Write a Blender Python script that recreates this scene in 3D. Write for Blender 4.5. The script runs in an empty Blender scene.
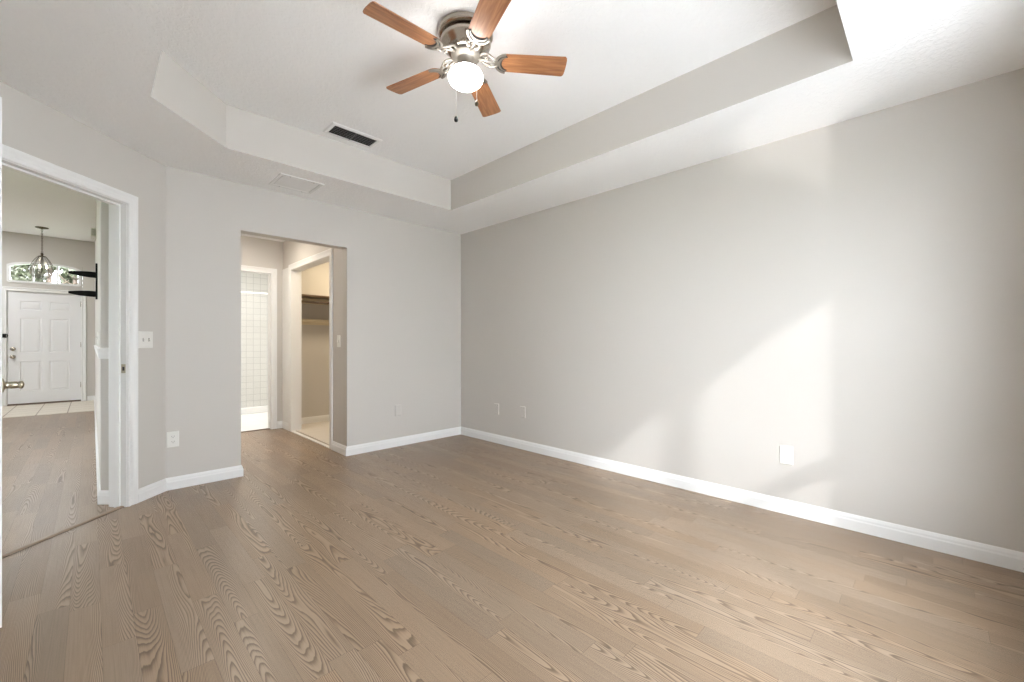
import bpy, math, random
from math import sin, cos, pi, radians as R
from mathutils import Vector, Matrix

S = bpy.context.scene
COL = S.collection

# ------------------------------------------------------------------ camera
cam_d = bpy.data.cameras.new('camera')
cam = bpy.data.objects.new('camera', cam_d)
COL.objects.link(cam)
cam.location = (-3.191, -4.074, 1.103)
cam.rotation_euler = (R(90), 0, R(-45))
cam_d.sensor_width = 36.0
cam_d.lens = 420.0 / 1024 * 36.0
cam_d.shift_y = 2.8 / 1024
cam_d.clip_start = 0.02
S.camera = cam

# ------------------------------------------------------------------ world, sun, exposure
S.view_settings.view_transform = 'Standard'
S.view_settings.look = 'None'
S.view_settings.gamma = 1.0
S.view_settings.use_curve_mapping = False
S.view_settings.exposure = 0.76
S.cycles.use_denoising = True
S.cycles.max_bounces = 14
S.cycles.diffuse_bounces = 9
S.cycles.glossy_bounces = 4
S.cycles.transparent_max_bounces = 12
S.cycles.sample_clamp_indirect = 8.0

W = bpy.data.worlds.new('world')
S.world = W
W.use_nodes = True
wbg = W.node_tree.nodes['Background']
wbg.inputs[0].default_value = (0.87, 0.935, 1.0, 1)
# hazy sky: even, with a broad bright glow round the sun
SUN_DIR = (0.62, 0.69, -0.53)
wt = W.node_tree
wtc = wt.nodes.new('ShaderNodeTexCoord')
wdot = wt.nodes.new('ShaderNodeVectorMath')
wdot.operation = 'DOT_PRODUCT'
wt.links.new(wtc.outputs['Generated'], wdot.inputs[0])
wdot.inputs[1].default_value = Vector([-c for c in SUN_DIR]).normalized()
wmax = wt.nodes.new('ShaderNodeMath')
wmax.operation = 'MAXIMUM'
wt.links.new(wdot.outputs['Value'], wmax.inputs[0])
wmax.inputs[1].default_value = 0.0
wpow = wt.nodes.new('ShaderNodeMath')
wpow.operation = 'POWER'
wt.links.new(wmax.outputs[0], wpow.inputs[0])
wpow.inputs[1].default_value = 7.0
wmad = wt.nodes.new('ShaderNodeMath')
wmad.operation = 'MULTIPLY_ADD'
wt.links.new(wpow.outputs[0], wmad.inputs[0])
wmad.inputs[1].default_value = 3.0
wmad.inputs[2].default_value = 8.8
wt.links.new(wmad.outputs[0], wbg.inputs[1])


def sun(name, direction, strength, ang, color):
    d = bpy.data.lights.new(name, 'SUN')
    d.energy = strength
    d.angle = R(ang)
    d.color = color
    o = bpy.data.objects.new(name, d)
    COL.objects.link(o)
    o.rotation_euler = Vector(direction).to_track_quat('-Z', 'Y').to_euler()
    o.location = (-4, -9, 6)
    return o


sun('sun', SUN_DIR, 1.0, 2.2, (0.97, 0.985, 1.0))
sun('pool_glint', (0.62, 0.69, 0.53), 0.9, 2.4, (1.0, 0.98, 0.95))   # the sun mirrored by the pool outside


def area(name, loc, size, power, color=(1, 1, 1), rot=(0, 0, 0), sy=None):
    d = bpy.data.lights.new(name, 'AREA')
    d.energy = power
    d.color = color
    d.shape = 'RECTANGLE'
    d.size = size
    d.size_y = sy or size
    o = bpy.data.objects.new(name, d)
    COL.objects.link(o)
    o.location = loc
    o.rotation_euler = rot
    return o


# unseen lamps lighting the neighbouring rooms, without fixtures
area('living_room_fill_light', (-4.9, 2.0, 3.05), 0.5, 8, (0.95, 0.97, 1.0))  # added fill for the living room, no such lamp known
area('foyer_fill_light', (-5.0, 6.3, 3.05), 0.4, 25, (0.95, 0.97, 1.0))  # added fill, the foyer's own lamp is the pendant
area('bathroom_ceiling_light', (-1.4, 2.65, 2.41), 0.5, 25, (1.0, 0.98, 0.95))
area('closet_ceiling_light', (-0.60, 1.32, 2.41), 0.2, 12, (1.0, 0.82, 0.56))
area('hall_ceiling_light', (-2.0, 1.15, 2.41), 0.2, 6.0, (1.0, 0.90, 0.78))

# ------------------------------------------------------------------ materials


def nt(name):
    m = bpy.data.materials.new(name)
    m.use_nodes = True
    t = m.node_tree
    return m, t, t.nodes['Principled BSDF']


def N(t, kind, **kw):
    n = t.nodes.new(kind)
    for k, v in kw.items():
        if k.startswith('i_'):
            key = k[2:]
            key = int(key) if key.isdigit() else key.replace('_', ' ')
            n.inputs[key].default_value = v
        else:
            setattr(n, k, v)
    return n


def M(t, op, a, b=None, c=None, clamp=False):
    n = t.nodes.new('ShaderNodeMath')
    n.operation = op
    n.use_clamp = clamp
    for i, v in enumerate((a, b, c)):
        if v is None:
            continue
        if isinstance(v, (int, float)):
            n.inputs[i].default_value = v
        else:
            t.links.new(v, n.inputs[i])
    return n.outputs[0]


def simple(name, col, rough=0.5, metal=0.0, spec=0.5, bump=0.0, bscale=200.0, var=0.0, vscale=6.0):
    m, t, b = nt(name)
    b.inputs['Roughness'].default_value = rough
    b.inputs['Metallic'].default_value = metal
    b.inputs['Specular IOR Level'].default_value = spec
    tc = N(t, 'ShaderNodeTexCoord')
    nz = N(t, 'ShaderNodeTexNoise', i_Scale=vscale, i_Detail=3.0)
    t.links.new(tc.outputs['Object'], nz.inputs['Vector'])
    mr = N(t, 'ShaderNodeMapRange')
    mr.inputs['To Min'].default_value = 1.0 - var
    mr.inputs['To Max'].default_value = 1.0 + var
    t.links.new(nz.outputs['Fac'], mr.inputs['Value'])
    mx = N(t, 'ShaderNodeMix', data_type='RGBA', blend_type='MULTIPLY')
    mx.inputs['Factor'].default_value = 1.0
    mx.inputs['A'].default_value = (*col, 1)
    t.links.new(mr.outputs[0], mx.inputs['B'])
    t.links.new(mx.outputs['Result'], b.inputs['Base Color'])
    if bump > 0:
        n2 = N(t, 'ShaderNodeTexNoise', i_Scale=bscale, i_Detail=2.0)
        t.links.new(tc.outputs['Object'], n2.inputs['Vector'])
        bp = N(t, 'ShaderNodeBump', i_Strength=bump, i_Distance=0.002)
        t.links.new(n2.outputs['Fac'], bp.inputs['Height'])
        t.links.new(bp.outputs[0], b.inputs['Normal'])
    return m


MAT = {}
MAT['wall'] = simple('greige wall paint', (0.61, 0.583, 0.545), 0.55, bump=0.08, bscale=180, spec=0.35)
MAT['white'] = simple('white semi gloss trim paint', (0.83, 0.83, 0.82), 0.35)
MAT['door'] = simple('white door paint', (0.82, 0.82, 0.83), 0.38)
MAT['plate'] = simple('white plastic plate', (0.80, 0.79, 0.75), 0.35)
MAT['plate_painted'] = simple('painted over plate', (0.61, 0.583, 0.545), 0.5)
MAT['slot'] = simple('dark slot', (0.05, 0.05, 0.05), 0.6)  # also serves painted shade lines at the door strip and blade brackets
MAT['slot_soft'] = simple('grey slot', (0.30, 0.29, 0.27), 0.6)
MAT['black'] = simple('black powder coat', (0.012, 0.012, 0.013), 0.7, spec=0.2)
MAT['nickel'] = simple('brushed nickel', (0.46, 0.415, 0.36), 0.26, metal=1.0)
MAT['nickel_light'] = simple('polished nickel', (0.36, 0.33, 0.29), 0.55, metal=1.0)
MAT['brass'] = simple('antique brass', (0.52, 0.48, 0.37), 0.28, metal=1.0)
MAT['bronze'] = simple('dark bronze', (0.10, 0.075, 0.05), 0.4, metal=0.8)
MAT['vent_dark'] = simple('dark vent cavity', (0.03, 0.03, 0.03), 0.8)
MAT['vent_slat'] = simple('grey vent slat', (0.25, 0.25, 0.245), 0.5)
MAT['threshold'] = simple('oak threshold strip', (0.34, 0.25, 0.18), 0.4, var=0.15, vscale=14)
MAT['sill'] = simple('brown door sill', (0.14, 0.09, 0.06), 0.45)
MAT['shelf'] = simple('cream shelf paint', (0.74, 0.66, 0.50), 0.5)
MAT['rod'] = simple('brown closet rod', (0.13, 0.085, 0.05), 0.4)
MAT['chain'] = simple('pull chain metal', (0.80, 0.78, 0.74), 0.35, metal=0.6)
MAT['bark'] = simple('bark', (0.11, 0.08, 0.06), 0.9, bump=0.5, bscale=30)
MAT['grass'] = simple('lawn', (0.10, 0.16, 0.06), 0.9, var=0.3, vscale=3)
MAT['deck'] = simple('patio concrete', (0.74, 0.74, 0.74), 0.8, var=0.1)
MAT['vinyl'] = simple('white vinyl window frame', (0.82, 0.82, 0.82), 0.4)


def ceiling_mat():
    m, t, b = nt('knockdown ceiling texture')
    b.inputs['Base Color'].default_value = (0.90, 0.90, 0.895, 1)
    b.inputs['Roughness'].default_value = 0.75
    b.inputs['Specular IOR Level'].default_value = 0.25
    tc = N(t, 'ShaderNodeTexCoord')
    n1 = N(t, 'ShaderNodeTexNoise', i_Scale=38.0, i_Detail=3.0, i_Roughness=0.55, i_Distortion=0.6)
    t.links.new(tc.outputs['Object'], n1.inputs['Vector'])
    mr = N(t, 'ShaderNodeMapRange', interpolation_type='SMOOTHSTEP')
    mr.inputs['From Min'].default_value = 0.46
    mr.inputs['From Max'].default_value = 0.56
    t.links.new(n1.outputs['Fac'], mr.inputs['Value'])
    bp = N(t, 'ShaderNodeBump', i_Strength=0.35, i_Distance=0.003)
    t.links.new(mr.outputs[0], bp.inputs['Height'])
    t.links.new(bp.outputs[0], b.inputs['Normal'])
    return m


MAT['ceiling'] = ceiling_mat()


def wood_floor():
    m, t, b = nt('oak laminate strips')
    L = t.links
    tc = N(t, 'ShaderNodeTexCoord')
    sp = N(t, 'ShaderNodeSeparateXYZ')
    L.new(tc.outputs['Object'], sp.inputs[0])
    X, Y = sp.outputs[0], sp.outputs[1]
    SW = 0.0925
    u = M(t, 'DIVIDE', M(t, 'ADD', X, 20.0), SW)
    row = M(t, 'FLOOR', u)
    fu = M(t, 'FRACT', u)
    wn = N(t, 'ShaderNodeTexWhiteNoise', noise_dimensions='1D')
    L.new(row, wn.inputs['W'])
    ln = M(t, 'MULTIPLY_ADD', wn.outputs['Value'], 0.35, 0.75)
    wn2 = N(t, 'ShaderNodeTexWhiteNoise', noise_dimensions='1D')
    L.new(M(t, 'ADD', row, 371.7), wn2.inputs['W'])
    v = M(t, 'ADD', M(t, 'DIVIDE', M(t, 'ADD', Y, 20.0), ln), M(t, 'MULTIPLY', wn2.outputs['Value'], 7.0))
    seg = M(t, 'FLOOR', v)
    fv = M(t, 'FRACT', v)
    cell = N(t, 'ShaderNodeCombineXYZ')
    L.new(row, cell.inputs[0])
    L.new(seg, cell.inputs[1])
    wc = N(t, 'ShaderNodeTexWhiteNoise', noise_dimensions='3D')
    L.new(cell.outputs[0], wc.inputs['Vector'])
    rs = N(t, 'ShaderNodeSeparateColor')
    L.new(wc.outputs['Color'], rs.inputs[0])
    r1, r2, r3 = rs.outputs[0], rs.outputs[1], rs.outputs[2]
    # cathedral grain: contour lines of a stretched noise, per strip
    gv = N(t, 'ShaderNodeCombineXYZ')
    L.new(M(t, 'ADD', M(t, 'MULTIPLY', X, 9.0), M(t, 'MULTIPLY', r1, 40.0)), gv.inputs[0])
    L.new(M(t, 'ADD', M(t, 'MULTIPLY', Y, 1.1), M(t, 'MULTIPLY', r2, 60.0)), gv.inputs[1])
    L.new(M(t, 'MULTIPLY', r3, 30.0), gv.inputs[2])
    g = N(t, 'ShaderNodeTexNoise', i_Scale=1.0, i_Detail=1.5, i_Roughness=0.4, i_Distortion=0.15)
    L.new(gv.outputs[0], g.inputs['Vector'])
    # nested arches: phase runs along the strip and bends back across it
    dx = M(t, 'SUBTRACT', fu, M(t, 'MULTIPLY_ADD', r1, 2.2, -0.6))
    sgn = M(t, 'MULTIPLY_ADD', M(t, 'GREATER_THAN', r3, 0.5), 2.0, -1.0)
    arch = M(t, 'MULTIPLY', M(t, 'MULTIPLY', dx, dx), M(t, 'MULTIPLY', sgn, M(t, 'MULTIPLY_ADD', r2, 14.0, 12.0)))
    phase = M(t, 'ADD', M(t, 'MULTIPLY', Y, M(t, 'MULTIPLY_ADD', r2, 7.0, 4.0)), M(t, 'ADD', arch, M(t, 'MULTIPLY', g.outputs['Fac'], 22.0)))
    fz = N(t, 'ShaderNodeCombineXYZ')
    L.new(M(t, 'MULTIPLY', X, 110.0), fz.inputs[0])
    L.new(M(t, 'MULTIPLY', Y, 12.0), fz.inputs[1])
    fj = N(t, 'ShaderNodeTexNoise', i_Scale=1.0, i_Detail=1.0)
    L.new(fz.outputs[0], fj.inputs['Vector'])
    ring = M(t, 'FRACT', M(t, 'ADD', phase, M(t, 'MULTIPLY', fj.outputs['Fac'], 0.3)))
    # asymmetric ring: slow rise, quick fall
    ringd = M(t, 'POWER', ring, 2.6)
    edge = M(t, 'SUBTRACT', 1.0, M(t, 'MULTIPLY', M(t, 'SUBTRACT', ring, 0.88, clamp=True), 8.0), clamp=True)
    ringd = M(t, 'MULTIPLY', ringd, edge)
    # fine fibres
    fv2 = N(t, 'ShaderNodeCombineXYZ')
    L.new(M(t, 'ADD', M(t, 'MULTIPLY', X, 260.0), M(t, 'MULTIPLY', r2, 90.0)), fv2.inputs[0])
    L.new(M(t, 'MULTIPLY', Y, 3.5), fv2.inputs[1])
    fb = N(t, 'ShaderNodeTexNoise', i_Scale=1.0, i_Detail=2.0)
    L.new(fv2.outputs[0], fb.inputs['Vector'])
    # how strongly a zone shows its grain
    zn = N(t, 'ShaderNodeTexNoise', i_Scale=1.6, i_Detail=1.0)
    L.new(tc.outputs['Object'], zn.inputs['Vector'])
    amt = M(t, 'MULTIPLY_ADD', zn.outputs['Fac'], 1.0, 0.42, clamp=True)
    dark = M(t, 'MULTIPLY', ringd, amt)
    dark = M(t, 'ADD', dark, M(t, 'MULTIPLY', M(t, 'SUBTRACT', fb.outputs['Fac'], 0.5), 0.40), clamp=True)
    ramp = N(t, 'ShaderNodeValToRGB')
    e = ramp.color_ramp.elements
    e[0].position = 0.0
    e[0].color = (0.375, 0.274, 0.190, 1)
    e[1].position = 1.0
    e[1].color = (0.066, 0.040, 0.025, 1)
    e2 = ramp.color_ramp.elements.new(0.35)
    e2.color = (0.222, 0.154, 0.101, 1)
    L.new(dark, ramp.inputs[0])
    tone = M(t, 'MULTIPLY_ADD', r1, 0.20, 0.88)
    mx = N(t, 'ShaderNodeMix', data_type='RGBA', blend_type='MULTIPLY')
    mx.inputs['Factor'].default_value = 1.0
    L.new(ramp.outputs[0], mx.inputs['A'])
    tint = N(t, 'ShaderNodeCombineColor')
    L.new(tone, tint.inputs[0])
    L.new(M(t, 'MULTIPLY', tone, M(t, 'MULTIPLY_ADD', r2, 0.06, 0.97)), tint.inputs[1])
    L.new(M(t, 'MULTIPLY', tone, M(t, 'MULTIPLY_ADD', r2, 0.14, 0.93)), tint.inputs[2])
    L.new(tint.outputs[0], mx.inputs['B'])
    # seams
    sx = M(t, 'LESS_THAN', M(t, 'MINIMUM', fu, M(t, 'SUBTRACT', 1.0, fu)), 0.009)
    sy = M(t, 'LESS_THAN', M(t, 'MULTIPLY', M(t, 'MINIMUM', fv, M(t, 'SUBTRACT', 1.0, fv)), ln), 0.0010)
    seam = M(t, 'MAXIMUM', sx, sy)
    mx2 = N(t, 'ShaderNodeMix', data_type='RGBA', blend_type='MULTIPLY')
    L.new(M(t, 'MULTIPLY', seam, 0.45), mx2.inputs['Factor'])
    L.new(mx.outputs['Result'], mx2.inputs['A'])
    mx2.inputs['B'].default_value = (0.35, 0.30, 0.26, 1)
    L.new(mx2.outputs['Result'], b.inputs['Base Color'])
    L.new(M(t, 'MULTIPLY_ADD', dark, 0.12, 0.30), b.inputs['Roughness'])
    b.inputs['Specular IOR Level'].default_value = 0.5
    bp = N(t, 'ShaderNodeBump', i_Strength=0.12, i_Distance=0.001)
    L.new(M(t, 'SUBTRACT', 1.0, M(t, 'ADD', M(t, 'MULTIPLY', dark, 0.5), seam)), bp.inputs['Height'])
    L.new(bp.outputs[0], b.inputs['Normal'])
    return m


MAT['floor'] = wood_floor()


def blade_wood():
    m, t, b = nt('honey oak blade')
    L = t.links
    tc = N(t, 'ShaderNodeTexCoord')
    mp = N(t, 'ShaderNodeMapping')
    mp.inputs['Scale'].default_value = (6, 70, 20)
    L.new(tc.outputs['Object'], mp.inputs[0])
    n1 = N(t, 'ShaderNodeTexNoise', i_Scale=1.0, i_Detail=4.0, i_Distortion=0.5)
    L.new(mp.outputs[0], n1.inputs['Vector'])
    rp = N(t, 'ShaderNodeValToRGB')
    e = rp.color_ramp.elements
    e[0].position = 0.3
    e[0].color = (0.27, 0.105, 0.042, 1)
    e[1].position = 0.68
    e[1].color = (0.47, 0.215, 0.095, 1)
    L.new(n1.outputs['Fac'], rp.inputs[0])
    L.new(rp.outputs[0], b.inputs['Base Color'])
    b.inputs['Roughness'].default_value = 0.32
    return m


MAT['blade'] = blade_wood()


def tile_mat(name, w, h, joint, c1, c2, cm, rough, ax=(0, 1), off=(0, 0)):
    m, t, b = nt(name)
    L = t.links
    tc = N(t, 'ShaderNodeTexCoord')
    sp = N(t, 'ShaderNodeSeparateXYZ')
    L.new(tc.outputs['Object'], sp.inputs[0])
    fs = []
    for k, sz in ((0, w), (1, h)):
        fs.append(M(t, 'DIVIDE', M(t, 'ADD', sp.outputs[ax[k]], 40.0 * sz + off[k]), sz))
    dx = [M(t, 'MULTIPLY', M(t, 'MINIMUM', M(t, 'FRACT', f), M(t, 'SUBTRACT', 1.0, M(t, 'FRACT', f))), s) for f, s in zip(fs, (w, h))]
    g = M(t, 'LESS_THAN', M(t, 'MINIMUM', dx[0], dx[1]), joint / 2)
    cb = N(t, 'ShaderNodeCombineXYZ')
    L.new(M(t, 'FLOOR', fs[0]), cb.inputs[0])
    L.new(M(t, 'FLOOR', fs[1]), cb.inputs[1])
    wn = N(t, 'ShaderNodeTexWhiteNoise', noise_dimensions='3D')
    L.new(cb.outputs[0], wn.inputs['Vector'])
    mx = N(t, 'ShaderNodeMix', data_type='RGBA')
    mx.inputs['A'].default_value = (*c1, 1)
    mx.inputs['B'].default_value = (*c2, 1)
    L.new(wn.outputs['Value'], mx.inputs['Factor'])
    m2 = N(t, 'ShaderNodeMix', data_type='RGBA')
    L.new(g, m2.inputs['Factor'])
    L.new(mx.outputs['Result'], m2.inputs['A'])
    m2.inputs['B'].default_value = (*cm, 1)
    L.new(m2.outputs['Result'], b.inputs['Base Color'])
    b.inputs['Roughness'].default_value = rough
    bp = N(t, 'ShaderNodeBump', i_Strength=0.3, i_Distance=0.002)
    L.new(M(t, 'SUBTRACT', 1.0, g), bp.inputs['Height'])
    L.new(bp.outputs[0], b.inputs['Normal'])
    return m


MAT['foyer_tile'] = tile_mat('cream foyer tile', 0.336, 0.336, 0.012, (0.74, 0.68, 0.58), (0.70, 0.64, 0.54), (0.28, 0.20, 0.14), 0.35, off=(4.14 - 4.032, 0.0))
MAT['bath_tile_y'] = tile_mat('white wall tile', 0.108, 0.108, 0.006, (0.80, 0.80, 0.77), (0.77, 0.77, 0.74), (0.60, 0.60, 0.58), 0.25, ax=(0, 2))
MAT['bath_tile_x'] = tile_mat('white wall tile side', 0.108, 0.108, 0.006, (0.80, 0.80, 0.77), (0.77, 0.77, 0.74), (0.50, 0.50, 0.48), 0.25, ax=(1, 2))
MAT['bath_floor'] = tile_mat('white bathroom floor tile', 0.30, 0.30, 0.004, (0.82, 0.82, 0.80), (0.80, 0.80, 0.78), (0.70, 0.70, 0.68), 0.3)
MAT['closet_floor'] = tile_mat('pale closet floor tile', 0.336, 0.336, 0.004, (0.74, 0.70, 0.66), (0.72, 0.68, 0.64), (0.6, 0.56, 0.5), 0.4)


def glass_mat(name, tint=(1, 1, 1), refl=0.06):
    m = bpy.data.materials.new(name)
    m.use_nodes = True
    t = m.node_tree
    t.nodes.clear()
    out = N(t, 'ShaderNodeOutputMaterial')
    tr = N(t, 'ShaderNodeBsdfTransparent')
    tr.inputs[0].default_value = (*tint, 1)
    gl = N(t, 'ShaderNodeBsdfGlossy', i_Roughness=0.03)
    lw = N(t, 'ShaderNodeLayerWeight', i_Blend=0.15)
    mr = M(t, 'MULTIPLY_ADD', lw.outputs['Facing'], 0.25, refl * 0.5)
    mx = N(t, 'ShaderNodeMixShader')
    t.links.new(mr, mx.inputs[0])
    t.links.new(tr.outputs[0], mx.inputs[1])
    t.links.new(gl.outputs[0], mx.inputs[2])
    t.links.new(mx.outputs[0], out.inputs[0])
    return m


MAT['glass'] = glass_mat('clear pane')
MAT['glass_lamp'] = glass_mat('lantern glass', (0.98, 0.98, 0.98), 0.2)


def emit_mat(name, col, s):
    m, t, b = nt(name)
    b.inputs['Base Color'].default_value = (*col, 1)
    b.inputs['Emission Color'].default_value = (*col, 1)
    b.inputs['Emission Strength'].default_value = s
    return m


MAT['globe'] = emit_mat('lit opal glass', (1.0, 0.98, 0.95), 17.0)
MAT['bulb'] = emit_mat('lit candle bulb', (1.0, 0.9, 0.75), 6.0)


def leaf_mat():
    m, t, b = nt('leaves')
    tc = N(t, 'ShaderNodeTexCoord')
    nz = N(t, 'ShaderNodeTexNoise', i_Scale=3.0, i_Detail=2.0)
    t.links.new(tc.outputs['Object'], nz.inputs['Vector'])
    rp = N(t, 'ShaderNodeValToRGB')
    rp.color_ramp.elements[0].color = (0.055, 0.062, 0.038, 1)
    rp.color_ramp.elements[1].color = (0.15, 0.15, 0.10, 1)
    t.links.new(nz.outputs['Fac'], rp.inputs[0])
    t.links.new(rp.outputs[0], b.inputs['Base Color'])
    b.inputs['Roughness'].default_value = 0.6
    return m


MAT['leaf'] = leaf_mat()

# ------------------------------------------------------------------ mesh helpers


class MB:
    """collects shapes and links them as ONE mesh object"""

    def __init__(self):
        self.v, self.f, self.mi, self.sm = [], [], [], []
        self.mats = []

    def _m(self, mat):
        if mat not in self.mats:
            self.mats.append(mat)
        return self.mats.index(mat)

    def add(self, verts, faces, mat='white', smooth=False, T=None):
        o = len(self.v)
        for p in verts:
            p = Vector(p)
            self.v.append(tuple(T @ p) if T is not None else tuple(p))
        i = self._m(mat)
        for f in faces:
            self.f.append([o + k for k in f])
            self.mi.append(i)
            self.sm.append(smooth)
        return self

    def box(self, a, b, mat='white', T=None):
        x0, y0, z0 = (min(a[i], b[i]) for i in range(3))
        x1, y1, z1 = (max(a[i], b[i]) for i in range(3))
        v = [(x0, y0, z0), (x1, y0, z0), (x1, y1, z0), (x0, y1, z0), (x0, y0, z1), (x1, y0, z1), (x1, y1, z1), (x0, y1, z1)]
        f = [(3, 2, 1, 0), (4, 5, 6, 7), (0, 1, 5, 4), (1, 2, 6, 5), (2, 3, 7, 6), (3, 0, 4, 7)]
        return self.add(v, f, mat, T=T)

    def prism(self, poly, z0, z1, mat='white', T=None):
        n = len(poly)
        v = [(x, y, z0) for x, y in poly] + [(x, y, z1) for x, y in poly]
        f = [list(range(n))[::-1], list(range(n, 2 * n))]
        f += [(i, (i + 1) % n, n + (i + 1) % n, n + i) for i in range(n)]
        return self.add(v, f, mat, T=T)

    def lathe(self, prof, mat='white', seg=40, T=None, cap=True):
        v, f = [], []
        n = len(prof)
        for k in range(seg):
            a = 2 * pi * k / seg
            for r, z in prof:
                v.append((r * cos(a), r * sin(a), z))
        for k in range(seg):
            k2 = (k + 1) % seg
            for i in range(n - 1):
                f.append((k * n + i, k2 * n + i, k2 * n + i + 1, k * n + i + 1))
        if cap:
            if prof[0][0] > 1e-5:
                f.append([k * n for k in range(seg)][::-1])
            if prof[-1][0] > 1e-5:
                f.append([k * n + n - 1 for k in range(seg)])
        return self.add(v, f, mat, smooth=True, T=T)

    def tube(self, pts, r, mat='white', seg=10, T=None, closed=False):
        pts = [Vector(p) for p in pts]
        n = len(pts)
        rr = r if isinstance(r, (list, tuple)) else [r] * n
        v, f = [], []
        ref = None
        for i, p in enumerate(pts):
            if closed:
                d = pts[(i + 1) % n] - pts[i - 1]
            else:
                d = pts[min(i + 1, n - 1)] - pts[max(i - 1, 0)]
            d.normalize()
            if ref is None:
                ref = Vector((0, 0, 1)) if abs(d.z) < 0.9 else Vector((1, 0, 0))
            a = (ref - d * ref.dot(d)).normalized()
            ref = a
            b = d.cross(a)
            for k in range(seg):
                t = 2 * pi * k / seg
                v.append(p + (a * cos(t) + b * sin(t)) * rr[i])
        for i in range(n if closed else n - 1):
            j = (i + 1) % n
            for k in range(seg):
                k2 = (k + 1) % seg
                f.append((i * seg + k, i * seg + k2, j * seg + k2, j * seg + k))
        if not closed:
            f.append(list(range(seg))[::-1])
            f.append([(n - 1) * seg + k for k in range(seg)])
        return self.add(v, f, mat, smooth=True, T=T)

    def sweep(self, path, prof, mp, mat='white', closed=False):
        """mitred sweep; path in 2D, prof = (offset to the left, height); mp(u,v,t) -> xyz"""
        P = [Vector(p) for p in path]
        n = len(P)
        v, f = [], []
        for i, p in enumerate(P):
            d0 = (P[i] - P[i - 1]).normalized() if (i > 0 or closed) else None
            d1 = (P[(i + 1) % n] - P[i]).normalized() if (i < n - 1 or closed) else None
            d0 = d0 or d1
            d1 = d1 or d0
            n0, n1 = Vector((-d0.y, d0.x)), Vector((-d1.y, d1.x))
            m = n0 + n1
            m = m / (1.0 + n0.dot(n1))
            for s, t in prof:
                q = p + m * s
                v.append(mp(q.x, q.y, t))
        k = len(prof)
        for i in range(n if closed else n - 1):
            j = (i + 1) % n
            for a in range(k):
                b = (a + 1) % k
                f.append((i * k + a, j * k + a, j * k + b, i * k + b))
        if not closed:
            f.append(list(range(k)))
            f.append([(n - 1) * k + a for a in range(k)][::-1])
        return self.add(v, f, mat)

    def build(self, name, parent=None, bevel=0.0, loc=None, rz=0.0):
        me = bpy.data.meshes.new(name)
        me.from_pydata([tuple(p) for p in self.v], [], self.f)
        for m in self.mats:
            me.materials.append(MAT[m])
        for p, i, s in zip(me.polygons, self.mi, self.sm):
            p.material_index = i
            p.use_smooth = s
        import bmesh
        bm = bmesh.new()
        bm.from_mesh(me)
        bmesh.ops.recalc_face_normals(bm, faces=bm.faces[:])
        bm.to_mesh(me)
        bm.free()
        me.update()
        o = bpy.data.objects.new(name, me)
        COL.objects.link(o)
        if parent:
            o.parent = parent
        if loc:
            o.location = loc
        o.rotation_euler.z = rz
        if bevel:
            b = o.modifiers.new('bevel', 'BEVEL')
            b.width = bevel
            b.segments = 2
            b.limit_method = 'ANGLE'
            b.angle_limit = R(50)
        return o


def struct(o):
    o['kind'] = 'structure'
    return o


def thing(name, label, cat, loc=(0, 0, 0), rz=0.0, group=None):
    o = bpy.data.objects.new(name, None)
    COL.objects.link(o)
    o.empty_display_size = 0.1
    o.location = loc
    o.rotation_euler.z = rz
    return tag(o, label, cat, group)


def tag(o, label, cat, group=None):
    o['label'] = label
    o['category'] = cat
    if group:
        o['group'] = group
    return o


def wall(name, p, q, th, z1, holes=(), mat='wall', inner_off=0.0, z0=0.0):
    """slab whose room face runs p->q and whose body lies to the LEFT of p->q by th; holes = (u0,u1,z0,z1)"""
    p, q = Vector(p), Vector(q)
    Ln = (q - p).length
    d = (q - p).normalized()
    nrm = Vector((-d.y, d.x))
    us = sorted({0.0, Ln, *[h[0] for h in holes], *[h[1] for h in holes]})
    zs = sorted({z0, z1, *[h[2] for h in holes], *[h[3] for h in holes]})
    mb = MB()
    verts, idx, faces = [], {}, []

    def vid(u, s, z):
        k = (round(u, 5), s, round(z, 5))
        if k not in idx:
            w = p + d * u + nrm * (s * th)
            idx[k] = len(verts)
            verts.append((w.x, w.y, z))
        return idx[k]

    def solid(i, j):
        if i < 0 or j < 0 or i >= len(us) - 1 or j >= len(zs) - 1:
            return False
        cu, cz = (us[i] + us[i + 1]) / 2, (zs[j] + zs[j + 1]) / 2
        return not any(h[0] < cu < h[1] and h[2] < cz < h[3] for h in holes)
    for i in range(len(us) - 1):
        for j in range(len(zs) - 1):
            if not solid(i, j):
                continue
            a, b, c, e = us[i], us[i + 1], zs[j], zs[j + 1]
            for s in (0, 1):
                faces.append((vid(a, s, c), vid(b, s, c), vid(b, s, e), vid(a, s, e)))
            for (di, dj, e0, e1) in ((-1, 0, (a, c), (a, e)), (1, 0, (b, c), (b, e)), (0, -1, (a, c), (b, c)), (0, 1, (a, e), (b, e))):
                if not solid(i + di, j + dj):
                    faces.append((vid(e0[0], 0, e0[1]), vid(e1[0], 0, e1[1]), vid(e1[0], 1, e1[1]), vid(e0[0], 1, e0[1])))
    mb.add(verts, faces, mat)
    return struct(mb.build(name))


# ------------------------------------------------------------------ the setting
H, HT, HL = 2.44, 2.74, 3.09
A = Vector((-2.80, 0.0))
B = Vector((-3.617, -0.817))
DD = (B - A).normalized()          # along the diagonal wall
DN = Vector((-0.7071, 0.7071))     # from bedroom towards the living room
JR, JL = 0.32, 1.08                # door jambs along the diagonal wall
DH = 2.045
OL, OR_, OH = -2.313, -1.415, 2.05  # cased-less opening to the hall
HN = 1.96                          # north end of the hall
YF = 7.50                          # front door wall
LX = -3.149                        # living-room side wall

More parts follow.
